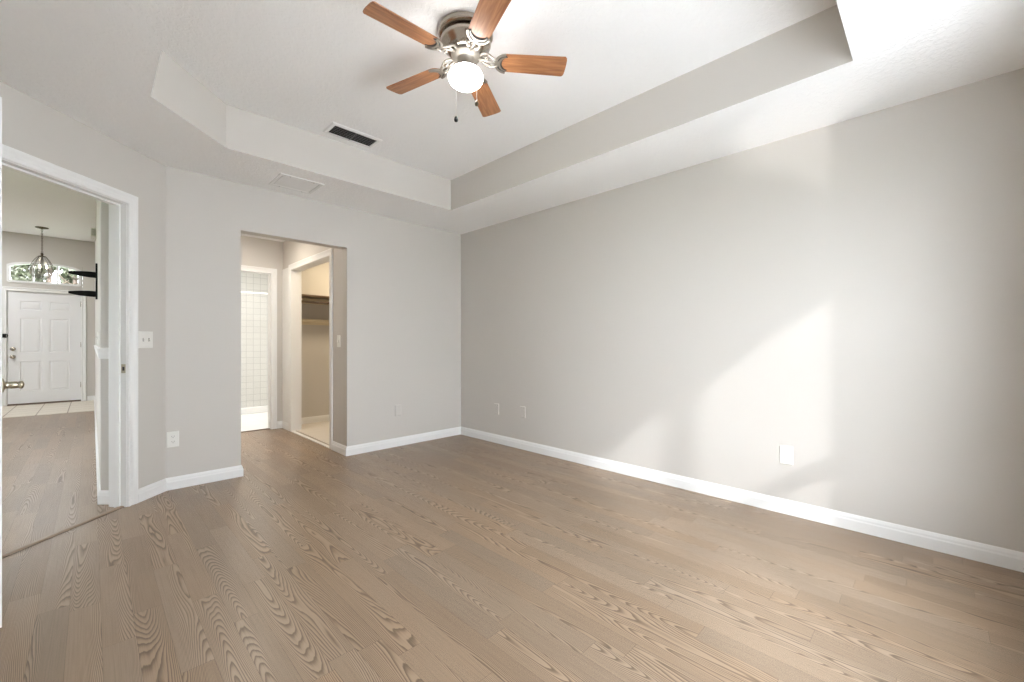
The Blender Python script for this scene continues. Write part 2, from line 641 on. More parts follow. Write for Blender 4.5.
wall('wall_east', (0, -4.58), (0, 0.0), -0.115, H + 0.06)
wall('wall_north', (0.115, 0), (-2.86, 0), -0.115, H + 0.06, [(0.115 - OR_, 0.115 - OL, 0, OH)])
wall('wall_northwest', A + DD * -0.0, B, -0.115, HL + 0.05, [(JR - 0.02, JL + 0.02, 0, DH + 0.02)])
wall('wall_west', (-3.617, -0.80), (-3.617, -4.58), -0.115, HL + 0.05)
# south wall with the two windows behind the camera
WZ0, WZ1 = 0.40, 2.13
WINS = [(-1.60, -0.745), (-2.56, -1.705)]
wall('wall_south', (-3.75, -4.46), (0.115, -4.46), -0.12, H + 0.06,
     [(a + 3.75, b + 3.75, WZ0, WZ1) for a, b in WINS])

# hall
wall('wall_hall_west', (OL, 0.115), (OL, HN), 0.115, H + 0.06)
wall('wall_hall_east', (OR_, 0.115), (OR_, HN + 0.06), -0.115, H + 0.06, [(0.410 - 0.115 - 0.015, 1.62 - 0.115 + 0.015, 0, 2.045)])
BX0, BX1, BH = -2.30, -1.560, 2.005
wall('wall_hall_north', (-3.05, HN), (-1.30, HN), 0.115, H + 0.06, [(3.05 + BX0 - 0.015, 3.05 + BX1 + 0.015, 0, BH + 0.015)])
# closet
wall('wall_closet_north', (-1.30, 2.02), (1.715, 2.02), 0.115, H + 0.06)
wall('wall_closet_east', (1.6, 2.02), (1.6, 0.0), 0.115, H + 0.06)
wall('wall_closet_south', (1.715, 0.115), (0.10, 0.115), 0.115, H + 0.06)
# bathroom
wall('wall_bathroom_north', (-3.10, 4.35), (0.3, 4.35), 0.115, H + 0.06, mat='bath_tile_y')
wall('wall_bathroom_east', (0.2, 4.4), (0.2, 2.13), 0.115, H + 0.06, mat='bath_tile_x')
# living room and foyer
mb = MB()
c0 = A + DD * 0.26
r0 = c0 + DN * 0.105
rc = Vector((LX, r0.y + (r0.x - LX)))
mb.prism([tuple(r0), tuple(rc), (LX, YF + 0.02), (LX + 0.115, YF + 0.02), (LX + 0.115, 0.10), (-2.86, 0.10)], 0, HL + 0.05, 'wall')
struct(mb.build('wall_living_east'))
wall('wall_living_west', (-6.4, -1.6), (-6.4, YF + 0.1), 0.115, HL + 0.05, [(2.2, 4.2, 0.5, 2.2)])  # opening for the added fill window
wall('wall_living_south', (-3.70, -1.5), (-6.5, -1.5), 0.115, HL + 0.05)

# front wall: door hole and an arched transom
FX0, FX1, FDH = -4.255, -3.340, 2.045
TX0, TX1, TZ0 = -4.255, -3.345, 2.205
tcx, thw = (TX0 + TX1) / 2, (TX1 - TX0) / 2


def transom_outline(ins=0.0, n=14):
    """arched outline, counter-clockwise in (x, z)"""
    hw = thw - ins
    zb = TZ0 + ins
    r = 0.03
    pts = []
    for k in range(5):
        a = pi + pi / 2 * k / 4
        pts.append((tcx - hw + r + r * cos(a), zb + r + r * sin(a)))
    for k in range(5):
        a = -pi / 2 + pi / 2 * k / 4
        pts.append((tcx + hw - r + r * cos(a), zb + r + r * sin(a)))
    for k in range(n + 1):
        s = 1 - 2 * k / n
        pts.append((tcx + hw * s, 2.485 - ins + 0.105 * math.sqrt(max(0, 1 - (s * 0.97) ** 2)) * (1 if ins == 0 else 1)))
    return pts


mb = MB()
y0, y1 = YF, YF + 0.14
for a, b, c, d in ((-6.5, FX0 - 0.02, 0, HL + 0.05), (FX1 + 0.02, LX + 0.06, 0, HL + 0.05), (FX0 - 0.02, FX1 + 0.02, FDH + 0.02, TZ0 - 0.03), (FX0 - 0.02, FX1 + 0.02, 2.66, HL + 0.05)):
    mb.box((a, y0, c), (b, y1, d), 'wall')
# infill between the rectangular gap and the arched outline
ol = transom_outline()
rx0, rx1, rz0, rz1 = FX0 - 0.02, FX1 + 0.02, TZ0 - 0.03, 2.66


def to_rect(x, z):
    dx, dz = x - tcx, z - (rz0 + rz1) / 2
    hx, hz = (rx1 - rx0) / 2, (rz1 - rz0) / 2
    k = min(hx / abs(dx) if abs(dx) > 1e-6 else 9e9, hz / abs(dz) if abs(dz) > 1e-6 else 9e9)
    return (tcx + dx * k, (rz0 + rz1) / 2 + dz * k)


for xx in (FX0 - 0.02, FX1 - 0.03):
    mb.box((xx, y0 + 0.004, 2.605), (xx + 0.05, y1, 2.67), 'wall')
# add the corner rays so that the rectangle is fully covered
n = len(ol)
outer = [to_rect(*p) for p in ol]
vv, ff = [], []
for yy in (y0, y1):
    vv += [(x, yy, z) for x, z in ol] + [(x, yy, z) for x, z in outer]
for i in range(n):
    j = (i + 1) % n
    ff += [(i, j, n + j, n + i), (2 * n + i, 2 * n + j, 3 * n + j, 3 * n + i), (i, j, 2 * n + j, 2 * n + i)]
mb.add(vv, ff, 'wall')
for cx_, cz_ in ((rx0, rz0), (rx1, rz0), (rx1, rz1), (rx0, rz1)):
    for i in range(n):
        j = (i + 1) % n
        a, b = outer[i], outer[j]
        if abs(a[0] - b[0]) > 1e-4 and abs(a[1] - b[1]) > 1e-4:
            if min(abs(a[0] - cx_), abs(b[0] - cx_)) < 1e-4 and min(abs(a[1] - cz_), abs(b[1] - cz_)) < 1e-4:
                for yy in (y0, y1):
                    mb.add([(a[0], yy, a[1]), (b[0], yy, b[1]), (cx_, yy, cz_)], [(0, 1, 2)], 'wall')
struct(mb.build('wall_foyer_north'))

# ceilings
TR = [(-0.65, -0.667), (-0.65, -3.81), (-2.967, -3.81), (-2.967, -1.090), (-2.544, -0.667)]
OUT = [(0.08, 0.08), (0.08, -4.54), (-3.70, -4.54), (-3.70, -0.82), (-2.80, 0.08)]
mb = MB()
n = 5
mb.add([(x, y, H) for x, y in OUT] + [(x, y, H) for x, y in TR], [(i, (i + 1) % n, n + (i + 1) % n, n + i) for i in range(n)], 'ceiling')
mb.add([(x, y, H) for x, y in TR] + [(x, y, HT) for x, y in TR], [(i, (i + 1) % n, n + (i + 1) % n, n + i) for i in range(n)], 'wall')
mb.add([(x, y, HT) for x, y in TR], [tuple(range(n))], 'ceiling')
struct(mb.build('ceiling'))
mb = MB().box((-3.05, 0.08, H), (1.7, 4.42, H + 0.05), 'ceiling')
struct(mb.build('ceiling_hall'))
mb = MB()
mb.prism([(-6.5, -1.6), (-3.64, -1.6), (-3.64, -0.78), (-2.96, -0.05), (-3.06, 0.1), (-3.06, YF + 0.1), (-6.5, YF + 0.1)], HL, HL + 0.05, 'ceiling')
struct(mb.build('ceiling_living'))

# floors
mb = MB().prism([(-6.5, -1.6), (-3.75, -1.6), (-3.75, -4.6), (0.1, -4.6), (0.1, 0.1), (-1.36, 0.1), (-1.36, HN + 0.06), (-2.45, HN + 0.06), (-2.45, 0.1), (-3.08, 0.1), (-3.08, 5.67), (-6.5, 5.67)], -0.1, 0.0, 'floor')
struct(mb.build('floor'))
struct(MB().box((-6.5, 5.67, -0.1), (-3.05, YF + 0.02, 0.002), 'foyer_tile').build('floor_foyer'))
struct(MB().box((-3.08, HN + 0.06, -0.1), (0.25, 4.4, 0.004), 'bath_floor').build('floor_bathroom'))
struct(MB().box((-1.36, 0.1, -0.1), (1.65, 2.05, 0.006), 'closet_floor').build('floor_closet'))

# ---------------------------------------------------- baseboards
BASE = [(0, 0), (0.015, 0), (0.015, 0.058), (0.012, 0.066), (0.011, 0.076), (0.007, 0.086), (0.004, 0.092), (0, 0.092)]


def base(name, path):
    mb = MB().sweep(path, BASE, lambda u, v, t: (u, v, t), 'white')
    return struct(mb.build(name))


def dp(t, off=0.0):
    w = A + DD * t + DN * off
    return (w.x, w.y)


base('baseboard_east', [(0, -4.46), (0, 0), (OR_, 0), (OR_, 0.34)])
base('baseboard_north', [(OL, 0.10), (OL, 0), (A.x, 0), dp(JR - 0.075)])
base('baseboard_west', [(-3.617, -0.86), (-3.617, -4.46), (-0.001, -4.46)])
base('baseboard_hall', [(OR_, 1.69), (OR_, HN), (BX1 + 0.075, HN)])
base('baseboard_closet', [(1.6, 0.115), (1.6, 2.02), (-1.30, 2.02)])
base('baseboard_living', [tuple(r0), tuple(rc), (LX, YF), (FX1 + 0.085, YF)])
base('baseboard_foyer', [(FX0 - 0.085, YF), (-6.4, YF), (-6.4, -1.5)])

# ---------------------------------------------------- casings and jambs
CAS = [(0, 0), (0, 0.010), (0.006, 0.013), (0.016, 0.012), (0.022, 0.009), (0.040, 0.012), (0.056, 0.018), (0.066, 0.018), (0.070, 0.014), (0.070, 0)]


def casing(mb, org, ud, nd, u0, u1, zt, w=0.07, mat='white'):
    """U shaped casing around an opening u0..u1, top zt, in the plane org+ud*u, standing out along nd"""
    k = w / 0.07
    prof = [(s * k, t) for s, t in CAS]
    f = lambda u, z, t: (org[0] + ud[0] * u + nd[0] * t, org[1] + ud[1] * u + nd[1] * t, z)
    mb.sweep([(u0, 0), (u0, zt), (u1, zt), (u1, 0)], prof, f, mat)


# trim 1: the doorway in the diagonal wall (jambs, stops, casings, strike plate)
mb = MB()
casing(mb, A, DD, -DN, JR - 0.004, JL + 0.004, DH + 0.004)
hall_side = A + DN * 0.115
f1 = lambda u, s, z: (A.x + DD.x * u + DN.x * s, A.y + DD.y * u + DN.y * s, z)


def dbox(mb, u0, u1, s0, s1, z0, z1, mat='white'):
    v = [f1(u, s, z) for z in (z0, z1) for u, s in ((u0, s0), (u1, s0), (u1, s1), (u0, s1))]
    mb.add(v, [(3, 2, 1, 0), (4, 5, 6, 7), (0, 1, 5, 4), (1, 2, 6, 5), (2, 3, 7, 6), (3, 0, 4, 7)], mat)


dbox(mb, JR - 0.022, JR, -0.001, 0.117, 0, DH + 0.02)
dbox(mb, JL, JL + 0.022, -0.001, 0.117, 0, DH + 0.02)
dbox(mb, JR, JL, -0.001, 0.117, DH, DH + 0.022)
# stops
dbox(mb, JR, JR + 0.012, 0.040, 0.075, 0, DH)
dbox(mb, JL - 0.012, JL, 0.040, 0.075, 0, DH)
dbox(mb, JR + 0.012, JL - 0.012, 0.040, 0.075, DH - 0.012, DH)
# living-room side casing
casing(mb, hall_side, DD, DN, JR - 0.004, JL + 0.004, DH + 0.004, 0.052)
t1 = struct(mb.build('trim_1', bevel=0.0015))
sp = MB()
dbox(sp, JR - 0.001, JR + 0.0015, 0.006, 0.034, 0.905, 0.965, 'brass')
dbox(sp, JR + 0.0008, JR + 0.0022, 0.012, 0.026, 0.922, 0.948, 'slot')
strike = sp.build('strike_plate', t1)

# trim 2: wooden T strip across the doorway
mb = MB()
prof = [(-0.021, 0.0), (-0.019, 0.005), (-0.010, 0.008), (0.010, 0.008), (0.019, 0.005), (0.021, 0.0)]
v, f = [], []
for u in (JR - 0.0, JL + 0.0):
    v += [f1(u, 0.036 + s, z + 0.0005) for s, z in prof]
f = [(i, i + 1, 7 + i, 6 + i) for i in range(5)] + [(0, 1, 2, 3, 4, 5), (11, 10, 9, 8, 7, 6)]
mb.add(v, f, 'threshold')
mb.add([f1(u, s, 0.0012) for u in (JR, JL) for s in (0.009, 0.0145)], [(0, 1, 3, 2)], 'slot')  # dark line painted as the shadow along the strip's near edge
struct(mb.build('trim_2'))

# trim 3: bathroom doorway
mb = MB()
casing(mb, (0, HN), (1, 0), (0, -1), BX0, BX1, BH)
for xx in (BX0 - 0.018, BX1):
    mb.box((xx, HN - 0.001, 0), (xx + 0.018, HN + 0.117, BH))
mb.box((BX0, HN - 0.001, BH), (BX1, HN + 0.117, BH + 0.018))
mb.box((BX1 - 0.012, HN + 0.045, 0), (BX1, HN + 0.08, BH))
mb.box((BX0, HN + 0.045, 0), (BX0 + 0.012, HN + 0.08, BH))
casing(mb, (0, HN + 0.115), (1, 0), (0, 1), BX0, BX1, BH)
struct(mb.build('trim_3', bevel=0.0015))
# trim 4: closet doorway
CY0, CY1, CH = 0.410, 1.62, 2.03
mb = MB()
casing(mb, (OR_, 0), (0, -1), (-1, 0), -CY1, -CY0, CH)
for yy in (CY0 - 0.018, CY1):
    mb.box((OR_ - 0.001, yy, 0), (OR_ + 0.117, yy + 0.018, CH))
mb.box((OR_ - 0.001, CY0, CH), (OR_ + 0.117, CY1, CH + 0.018))
struct(mb.build('trim_4', bevel=0.0015))
# flat white board between the closet casing and the hall corner
mb = MB().box((OR_ - 0.010, CY1 + 0.085, 0.09), (OR_, HN - 0.004, 2.075), 'white')
struct(mb.build('trim_5', bevel=0.002))
# thin thresholds at the closet and bathroom doors
mb = MB().box((OR_ - 0.012, CY0, 0.0), (OR_ + 0.03, CY1, 0.009), 'white')
struct(mb.build('trim_6', bevel=0.003))
mb = MB().box((BX0, HN + 0.03, 0.0), (BX1, HN + 0.07, 0.007), 'sill')
struct(mb.build('trim_7', bevel=0.002))

# chair rail of the living room
RAIL = [(0, 1.000), (0.009, 1.000), (0.011, 1.014), (0.013, 1.026), (0.014, 1.048), (0.018, 1.060), (0.018, 1.070), (0.009, 1.076), (0, 1.076)]
mb = MB().sweep([tuple(r0), tuple(rc), (LX, YF)], RAIL, lambda u, v, t: (u, v, t), 'white')
struct(mb.build('trim_8'))


# ---------------------------------------------------- six panel doors
def door_leaf(w, h, t, mat, stile=0.125, mul=0.11, rows=((0.23, 0.77), (0.93, 1.55), (1.70, 1.86))):
    mb = MB()
    pw = (w - 2 * stile - mul) / 2
    cols = [(stile, stile + pw), (stile + pw + mul, w - stile)]
    us = [0, cols[0][0], cols[0][1], cols[1][0], cols[1][1], w]
    zs = [0] + [z for r in rows for z in r] + [h]
    for sgn in (-1, 1):
        y = sgn * t / 2
        for i in range(5):
            for j in range(len(zs) - 1):
                a, b, c, d = us[i], us[i + 1], zs[j], zs[j + 1]
                if i in (1, 3) and j % 2 == 1:
                    rings = []
                    for ins, dep in ((0, 0), (0.010, 0.008), (0.016, 0.008), (0.042, 0.002)):
                        yy = y - sgn * dep
                        rings.append([(a + ins, yy, c + ins), (b - ins, yy, c + ins), (b - ins, yy, d - ins), (a + ins, yy, d - ins)])
                    v = [p for r in rings for p in r]
                    f = []
                    for k in range(3):
                        f += [(4 * k + q, 4 * k + (q + 1) % 4, 4 * k + 4 + (q + 1) % 4, 4 * k + 4 + q) for q in range(4)]
                    f.append((12, 13, 14, 15))
                    mb.add(v, f, mat)
                else:
                    mb.add([(a, y, c), (b, y, c), (b, y, d), (a, y, d)], [(0, 1, 2, 3)], mat)
    for a, b in (((0, 0), (w, 0)), ((w, 0), (w, h)), ((w, h), (0, h)), ((0, h), (0, 0))):
        mb.add([(a[0], -t / 2, a[1]), (b[0], -t / 2, b[1]), (b[0], t / 2, b[1]), (a[0], t / 2, a[1])], [(0, 1, 2, 3)], mat)
    return mb


# door 1: the bedroom door, swung open into the room, at the left edge of the picture
hinge = Vector((-3.560, -0.792))
edge = Vector((-3.4532, -1.545))
dv = edge - hinge
ang = math.atan2(dv.y, dv.x)
leafw = dv.length
d1 = door_leaf(leafw, 2.04, 0.035, 'door', stile=0.10, mul=0.09).build('door_1', loc=(hinge.x, hinge.y, 0.012), rz=ang)
struct(d1)
for sgn in (1, -1):
    mb = MB()
    T = Matrix.Translation((leafw - 0.065, sgn * 0.0175, 0.926)) @ Matrix.Rotation(-sgn * pi / 2, 4, 'X')
    mb.lathe([(0, 0), (0.028, 0), (0.030, 0.003), (0.025, 0.007), (0.015, 0.010), (0.0135, 0.014), (0.0125, 0.020), (0.0140, 0.026), (0.0140, 0.040), (0.0120, 0.044), (0.0150, 0.047), (0.0165, 0.052), (0.0140, 0.057), (0.007, 0.060), (0, 0.061)], 'brass', 28, T)
    mb.build('door_knob', d1)
mb = MB().box((leafw - 0.0005, -0.012, 0.896), (leafw + 0.0012, 0.012, 0.956), 'brass')
mb.build('latch_plate', d1)
for zz in (0.18, 1.0, 1.82):
    mb = MB()
    mb.tube([(-0.004, 0.022, zz), (-0.004, 0.022, zz + 0.09)], 0.006, 'brass', 12)
    mb.build('hinge', d1)

# door 2: the front door
fw = FX1 - FX0 - 0.008
d2 = door_leaf(fw, 2.03, 0.044, 'door', stile=0.145, mul=0.10).build('door_2', loc=(FX0 + 0.004, YF + 0.045, 0.016))
struct(d2)
for zz, nm in ((0.995, 'deadbolt'), (0.855, 'door_knob')):
    mb = MB()
    T = Matrix.Translation((0.062, -0.022, zz)) @ Matrix.Rotation(pi / 2, 4, 'X')
    if nm == 'deadbolt':
        mb.lathe([(0, 0), (0.034, 0), (0.036, 0.008), (0.028, 0.016), (0.012, 0.018), (0.012, 0.034), (0, 0.034)], 'nickel', 24, T)
    else:
        mb.lathe([(0, 0), (0.036, 0), (0.034, 0.008), (0.014, 0.014), (0.013, 0.032), (0.028, 0.042), (0.034, 0.056), (0.028, 0.068), (0, 0.073)], 'nickel', 24, T)
    mb.build(nm, d2)
for zz in (0.25, 1.02, 1.80):
    mb = MB().tube([(fw + 0.003, -0.026, zz), (fw + 0.003, -0.026, zz + 0.1)], 0.007, 'nickel', 10)
    mb.build('hinge', d2)
mb = MB().box((0, -0.030, -0.012), (fw, -0.0205, 0.012), 'sill')
mb.build('door_sweep', d2)
# trim 9: front door jambs and casing
mb = MB()
casing(mb, (0, YF), (1, 0), (0, -1), FX0 - 0.004, FX1 + 0.004, FDH + 0.004, 0.066)
mb.box((FX0 - 0.022, YF - 0.001, 0), (FX0, YF + 0.142, FDH))
mb.box((FX1, YF - 0.001, 0), (FX1 + 0.022, YF + 0.142, FDH))
mb.box((FX0 - 0.022, YF - 0.001, FDH), (FX1 + 0.022, YF + 0.142, FDH + 0.02))
mb.box((FX0, YF + 0.070, 0), (FX0 + 0.012, YF + 0.142, FDH))
mb.box((FX1 - 0.012, YF + 0.070, 0), (FX1, YF + 0.142, FDH))
struct(mb.build('trim_9', bevel=0.0015))
mb = MB().box((FX0, YF - 0.01, 0.0), (FX1, YF + 0.14, 0.014), 'sill')
struct(mb.build('trim_10', bevel=0.004))

# security latch on the front door casing
la = thing('security_latch', 'small black security latch on the white casing left of the front door', 'latch', (FX0 - 0.030, YF - 0.014, 1.245))
MB().box((-0.022, -0.006, -0.035), (0.022, -0.002, 0.035), 'black').build('mounting_plate', la, bevel=0.002)
mb = MB().tube([(-0.010, -0.010, 0.022), (0.034, -0.018, 0.022), (0.042, -0.02, 0.0), (0.034, -0.018, -0.022), (-0.010, -0.010, -0.022)], 0.007, 'black', 10)
mb.build('swing_bar', la)

# window 1: the arched transom over the front door
w1 = MB()
oo, ii = transom_outline(-0.004), transom_outline(0.032)
n = len(oo)
for (ya, yb) in ((YF - 0.012, YF + 0.06),):
    v = [(x, ya, z) for x, z in oo] + [(x, ya, z) for x, z in ii] + [(x, yb, z) for x, z in oo] + [(x, yb, z) for x, z in ii]
    f = []
    for i in range(n):
        j = (i + 1) % n
        f += [(i, j, n + j, n + i), (2 * n + i, 2 * n + j, 3 * n + j, 3 * n + i), (n + i, n + j, 3 * n + j, 3 * n + i), (i, j, 2 * n + j, 2 * n + i)]
    w1.add(v, f, 'vinyl')
w1 = struct(w1.build('window_1'))
for xm in (-3.948, -3.652):
    m_ = MB().box((xm - 0.013, YF + 0.006, TZ0 + 0.03), (xm + 0.013, YF + 0.05, 2.555), 'vinyl')
    m_.build('glazing_bar', w1)
g = MB()
gi = transom_outline(0.030)
g.add([(x, YF + 0.03, z) for x, z in gi] + [(x, YF + 0.034, z) for x, z in gi],
      [tuple(range(n)), tuple(range(n, 2 * n))] + [(i, (i + 1) % n, n + (i + 1) % n, n + i) for i in range(n)], 'glass')
g.build('window_pane', w1)

# windows 2 and 3: double hung windows of the bedroom (behind the camera)
for k, (a, b) in enumerate(WINS):
    mb = MB()
    ya, yb = -4.58, -4.50
    fr = 0.035
    mb.box((a, ya, WZ0), (a + fr, yb, WZ1), 'vinyl').box((b - fr, ya, WZ0), (b, yb, WZ1), 'vinyl')
    mb.box((a, ya, WZ1 - fr), (b, yb, WZ1), 'vinyl').box((a, ya, WZ0), (b, yb, WZ0 + fr), 'vinyl')
    wo = struct(mb.build('window_%d' % (k + 2)))
    MB().box((a + fr, -4.56, 1.00), (b - fr, -4.51, 1.09), 'vinyl').build('meeting_rail', wo)
    MB().box((a - 0.05, -4.52, WZ0 - 0.02), (b + 0.05, -4.41, WZ0), 'white').build('window_sill', wo)
    MB().box((a + fr, -4.54, WZ0 + fr), (b - fr, -4.536, WZ1 - fr), 'glass').build('window_pane', wo)
# fill window: added out of view to light the living room
mb = MB()
for a, b, c, d in ((0.6, 0.64, 0.5, 2.2), (2.56, 2.6, 0.5, 2.2), (0.6, 2.6, 0.5, 0.54), (0.6, 2.6, 2.16, 2.2), (1.58, 1.62, 0.5, 2.2)):
    mb.box((-6.5, a, c), (-6.44, b, d), 'vinyl')
wo = struct(mb.build('window_4'))
MB().box((-6.475, 0.64, 0.54), (-6.471, 2.56, 2.16), 'glass').build('window_pane', wo)


# ------------------------------------------------------------------ ceiling fan
FAN = thing('ceiling_fan', 'five-blade ceiling fan with honey oak blades, nickel housing and lit white globe', 'ceiling fan', (-1.804, -2.344, 2.74))
mb = MB().lathe([(0, 0.0), (0.140, 0.0), (0.143, -0.006), (0.143, -0.022), (0.138, -0.030), (0.128, -0.034), (0.0, -0.034)], 'nickel', 56)
mb.build('canopy', FAN)
mb = MB().lathe([(0.110, -0.030), (0.112, -0.046), (0.0, -0.046)], 'bronze', 48)
mb.lathe([(0.0, -0.044), (0.120, -0.044), (0.130, -0.050), (0.132, -0.066), (0.126, -0.078), (0.108, -0.092), (0.104, -0.100), (0.088, -0.114), (0.060, -0.122), (0.0, -0.122)], 'nickel', 56)
mb.build('motor_housing', FAN)
mb = MB().lathe([(0, -0.115), (0.074, -0.115), (0.078, -0.124), (0.074, -0.136), (0.050, -0.142), (0.044, -0.150), (0.044, -0.182), (0.050, -0.190), (0.060, -0.196), (0.063, -0.206), (0.058, -0.212), (0.0, -0.212)], 'nickel_light', 48)
mb.build('switch_housing', FAN)
mb = MB().lathe([(0.050, -0.192)] + [(0.091 * sin(a), -0.241 + 0.054 * cos(a)) for a in [R(x) for x in range(34, 181, 8)]] + [(0, -0.295)], 'globe', 48)
mb.build('light_globe', FAN)
# blades
ZB = -0.150
ROOT, TIP = 0.156, 0.533


def blade_mesh():
    up = []
    n = 24
    for i in range(n + 1):
        q = i / n
        x = ROOT + (TIP - 0.012 - ROOT) * (q ** 1.8 if q < 1 else 1)
        k = (x - ROOT) / (TIP - ROOT)
        w = 0.053 + 0.009 * k
        e = min(1.0, (x - ROOT) / 0.048)
        w *= math.sqrt(max(0.0, 1 - (1 - e) ** 2))
        up.append((x, max(w, 0.0005)))
    rnd = []
    wt = 0.062
    for k in range(1, 10):
        s = 1 - 2 * k / 10
        rnd.append((TIP - 0.012 + 0.012 * math.sqrt(max(0, 1 - s * s)) ** 0.7, wt * (abs(s) ** 0.75) * (1 if s > 0 else -1)))
    poly = up + rnd + [(x, -w) for x, w in reversed(up)]
    return MB().prism(poly, -0.003, 0.003, 'blade')


def arc_pts(cx, rx, ry, a0, a1, n):
    return [(cx - rx * cos(a0 + (a1 - a0) * k / n), ry * sin(a0 + (a1 - a0) * k / n)) for k in range(n + 1)]


def iron_mesh():
    mb = MB()
    n = 26
    # plate under the blade root: outer band, dark strip painted as the gap's shade, inner crescent; all convex towards the hub
    for (c1, rx1, ry1), (c2, rx2, ry2), a, z0, z1, mt in (
            ((0.212, 0.062, 0.060), (0.213, 0.052, 0.050), R(86), -0.0100, -0.003, 'nickel_light'),
            ((0.213, 0.0525, 0.0505), (0.222, 0.034, 0.040), R(84), -0.0060, -0.003, 'slot'),
            ((0.2135, 0.0435, 0.0440), (0.219, 0.0375, 0.0415), R(80), -0.0095, -0.003, 'nickel_light')):
        o = arc_pts(c1, rx1, ry1, -a, a, n)
        i_ = arc_pts(c2, rx2, ry2, -a, a, n)
        v = [(x, y, z1) for x, y in o] + [(x, y, z1) for x, y in i_] + [(x, y, z0) for x, y in o] + [(x, y, z0) for x, y in i_]
        m = n + 1
        f = []
        for k in range(n):
            f += [(k, k + 1, m + k + 1, m + k), (2 * m + k, 2 * m + k + 1, 3 * m + k + 1, 3 * m + k), (k, k + 1, 2 * m + k + 1, 2 * m + k), (m + k, m + k + 1, 3 * m + k + 1, 3 * m + k)]
        f += [(0, m, 3 * m, 2 * m), (n, m + n, 3 * m + n, 2 * m + n)]
        mb.add(v, f, mt)
    z0, z1 = -0.0095, -0.003
    # small back plate closing the crescent at the hub side
    mb.box((0.150, -0.012, z0 + 0.001), (0.175, 0.012, z1), 'nickel_light')
    # the gap's shade is painted by the dark strip above
    # scrolled arms
    for s in (-1, 1):
        pts = []
        for k in range(15):
            q = k / 14
            x = 0.070 + 0.098 * q
            y = s * (0.012 + 0.026 * sin(q * pi) * (1 - 0.3 * q))
            z = 0.020 - 0.026 * q ** 1.5 + 0.006 * sin(q * 2 * pi)
            pts.append((x, y, z))
        mb.tube(pts, 0.0058, 'nickel_light', 8)
        cu = [(0.112 + 0.014 * (1 - k / 18) * cos(k * 0.55), s * (0.020 + 0.012 * (1 - k / 18) * sin(k * 0.55)), 0.004 - k * 0.0004) for k in range(16)]
        mb.tube(cu, 0.0045, 'nickel_light', 8)
    mb.tube([(0.060, 0, 0.022), (0.100, 0, 0.010), (0.152, 0, -0.005)], [0.009, 0.007, 0.006], 'nickel_light', 10)
    return mb


bl0 = ir0 = None
for k in range(5):
    a = -0.687 + 2 * pi * k / 5
    if k == 0:
        bl0 = blade_mesh().build('blade', FAN, bevel=0.0015)
        ir0 = iron_mesh().build('blade_bracket', FAN)
        b, i_ = bl0, ir0
    else:
        b, i_ = bl0.copy(), ir0.copy()
        COL.objects.link(b)
        COL.objects.link(i_)
        b.parent = i_.parent = FAN
    for o in (b, i_):
        o.location = (0, 0, ZB)
        o.rotation_mode = 'XYZ'
        o.rotation_euler = (R(-11), 0, a)
# pull chains
rt = Vector((0.7071, -0.7071, 0))
bk = Vector((-0.7071, -0.7071, 0))
for off, zt, zb, mt in ((-0.047, -0.205, -0.462, 'black'), (0.060, -0.190, -0.380, 'bronze')):
    p = rt * off + bk * 0.03
    mb = MB()
    q = 26
    mb.tube([(p.x * 0.85, p.y * 0.85, zt), (p.x, p.y, zt - 0.02), (p.x, p.y, zb)], 0.0014, 'chain', 6)
    for k in range(q):
        z = zt - 0.02 + (zb - zt + 0.02) * k / q
        mb.lathe([(0, z + 0.0024), (0.0024, z), (0, z - 0.0024)], 'chain', 6, Matrix.Translation((p.x, p.y, 0)))
    c = mb.build('pull_chain', FAN)
    mb = MB().lathe([(0, zb + 0.004), (0.004, zb + 0.002), (0.009, zb - 0.006), (0.0105, zb - 0.016), (0.008, zb - 0.024), (0, zb - 0.027)], mt, 16, Matrix.Translation((p.x, p.y, 0)))
    mb.build('pull_fob', c)

# ------------------------------------------------------------------ ceiling register and access panel
VN = thing('ceiling_vent', 'white-framed ceiling air register with dark grey slats in the raised ceiling', 'air vent', (-1.739, -0.853, HT))
mb = MB()
X, Yh = 0.198, 0.100
xi, yi = 0.168, 0.073
v, f = [], []
for (hx, hy, z) in ((X, Yh, 0.0), (X, Yh, -0.003), (X - 0.010, Yh - 0.008, -0.009), (xi, yi, -0.009), (xi, yi, 0.0)):
    v += [(-hx, -hy, z), (hx, -hy, z), (hx, hy, z), (-hx, hy, z)]
for k in range(4):
    f += [(4 * k + q, 4 * k + (q + 1) % 4, 4 * k + 4 + (q + 1) % 4, 4 * k + 4 + q) for q in range(4)]
mb.add(v, f, 'white')
mb.build('vent_frame', VN)
MB().box((-xi, -yi, -0.0015), (xi, yi, -0.0005), 'vent_dark').build('vent_cavity', VN)
for k in range(6):
    y = -yi + 0.011 + k * (2 * yi - 0.022) / 5
    T = Matrix.Translation((0, y, -0.0065)) @ Matrix.Rotation(R(30), 4, 'X')
    MB().box((-xi, -0.0075, -0.0006), (xi, 0.0075, 0.0006), 'vent_slat', T=T).build('vent_slat', VN)
MB().box((-0.004, -yi, -0.012), (0.0, yi, -0.010), 'vent_slat').build('damper_bar', VN)

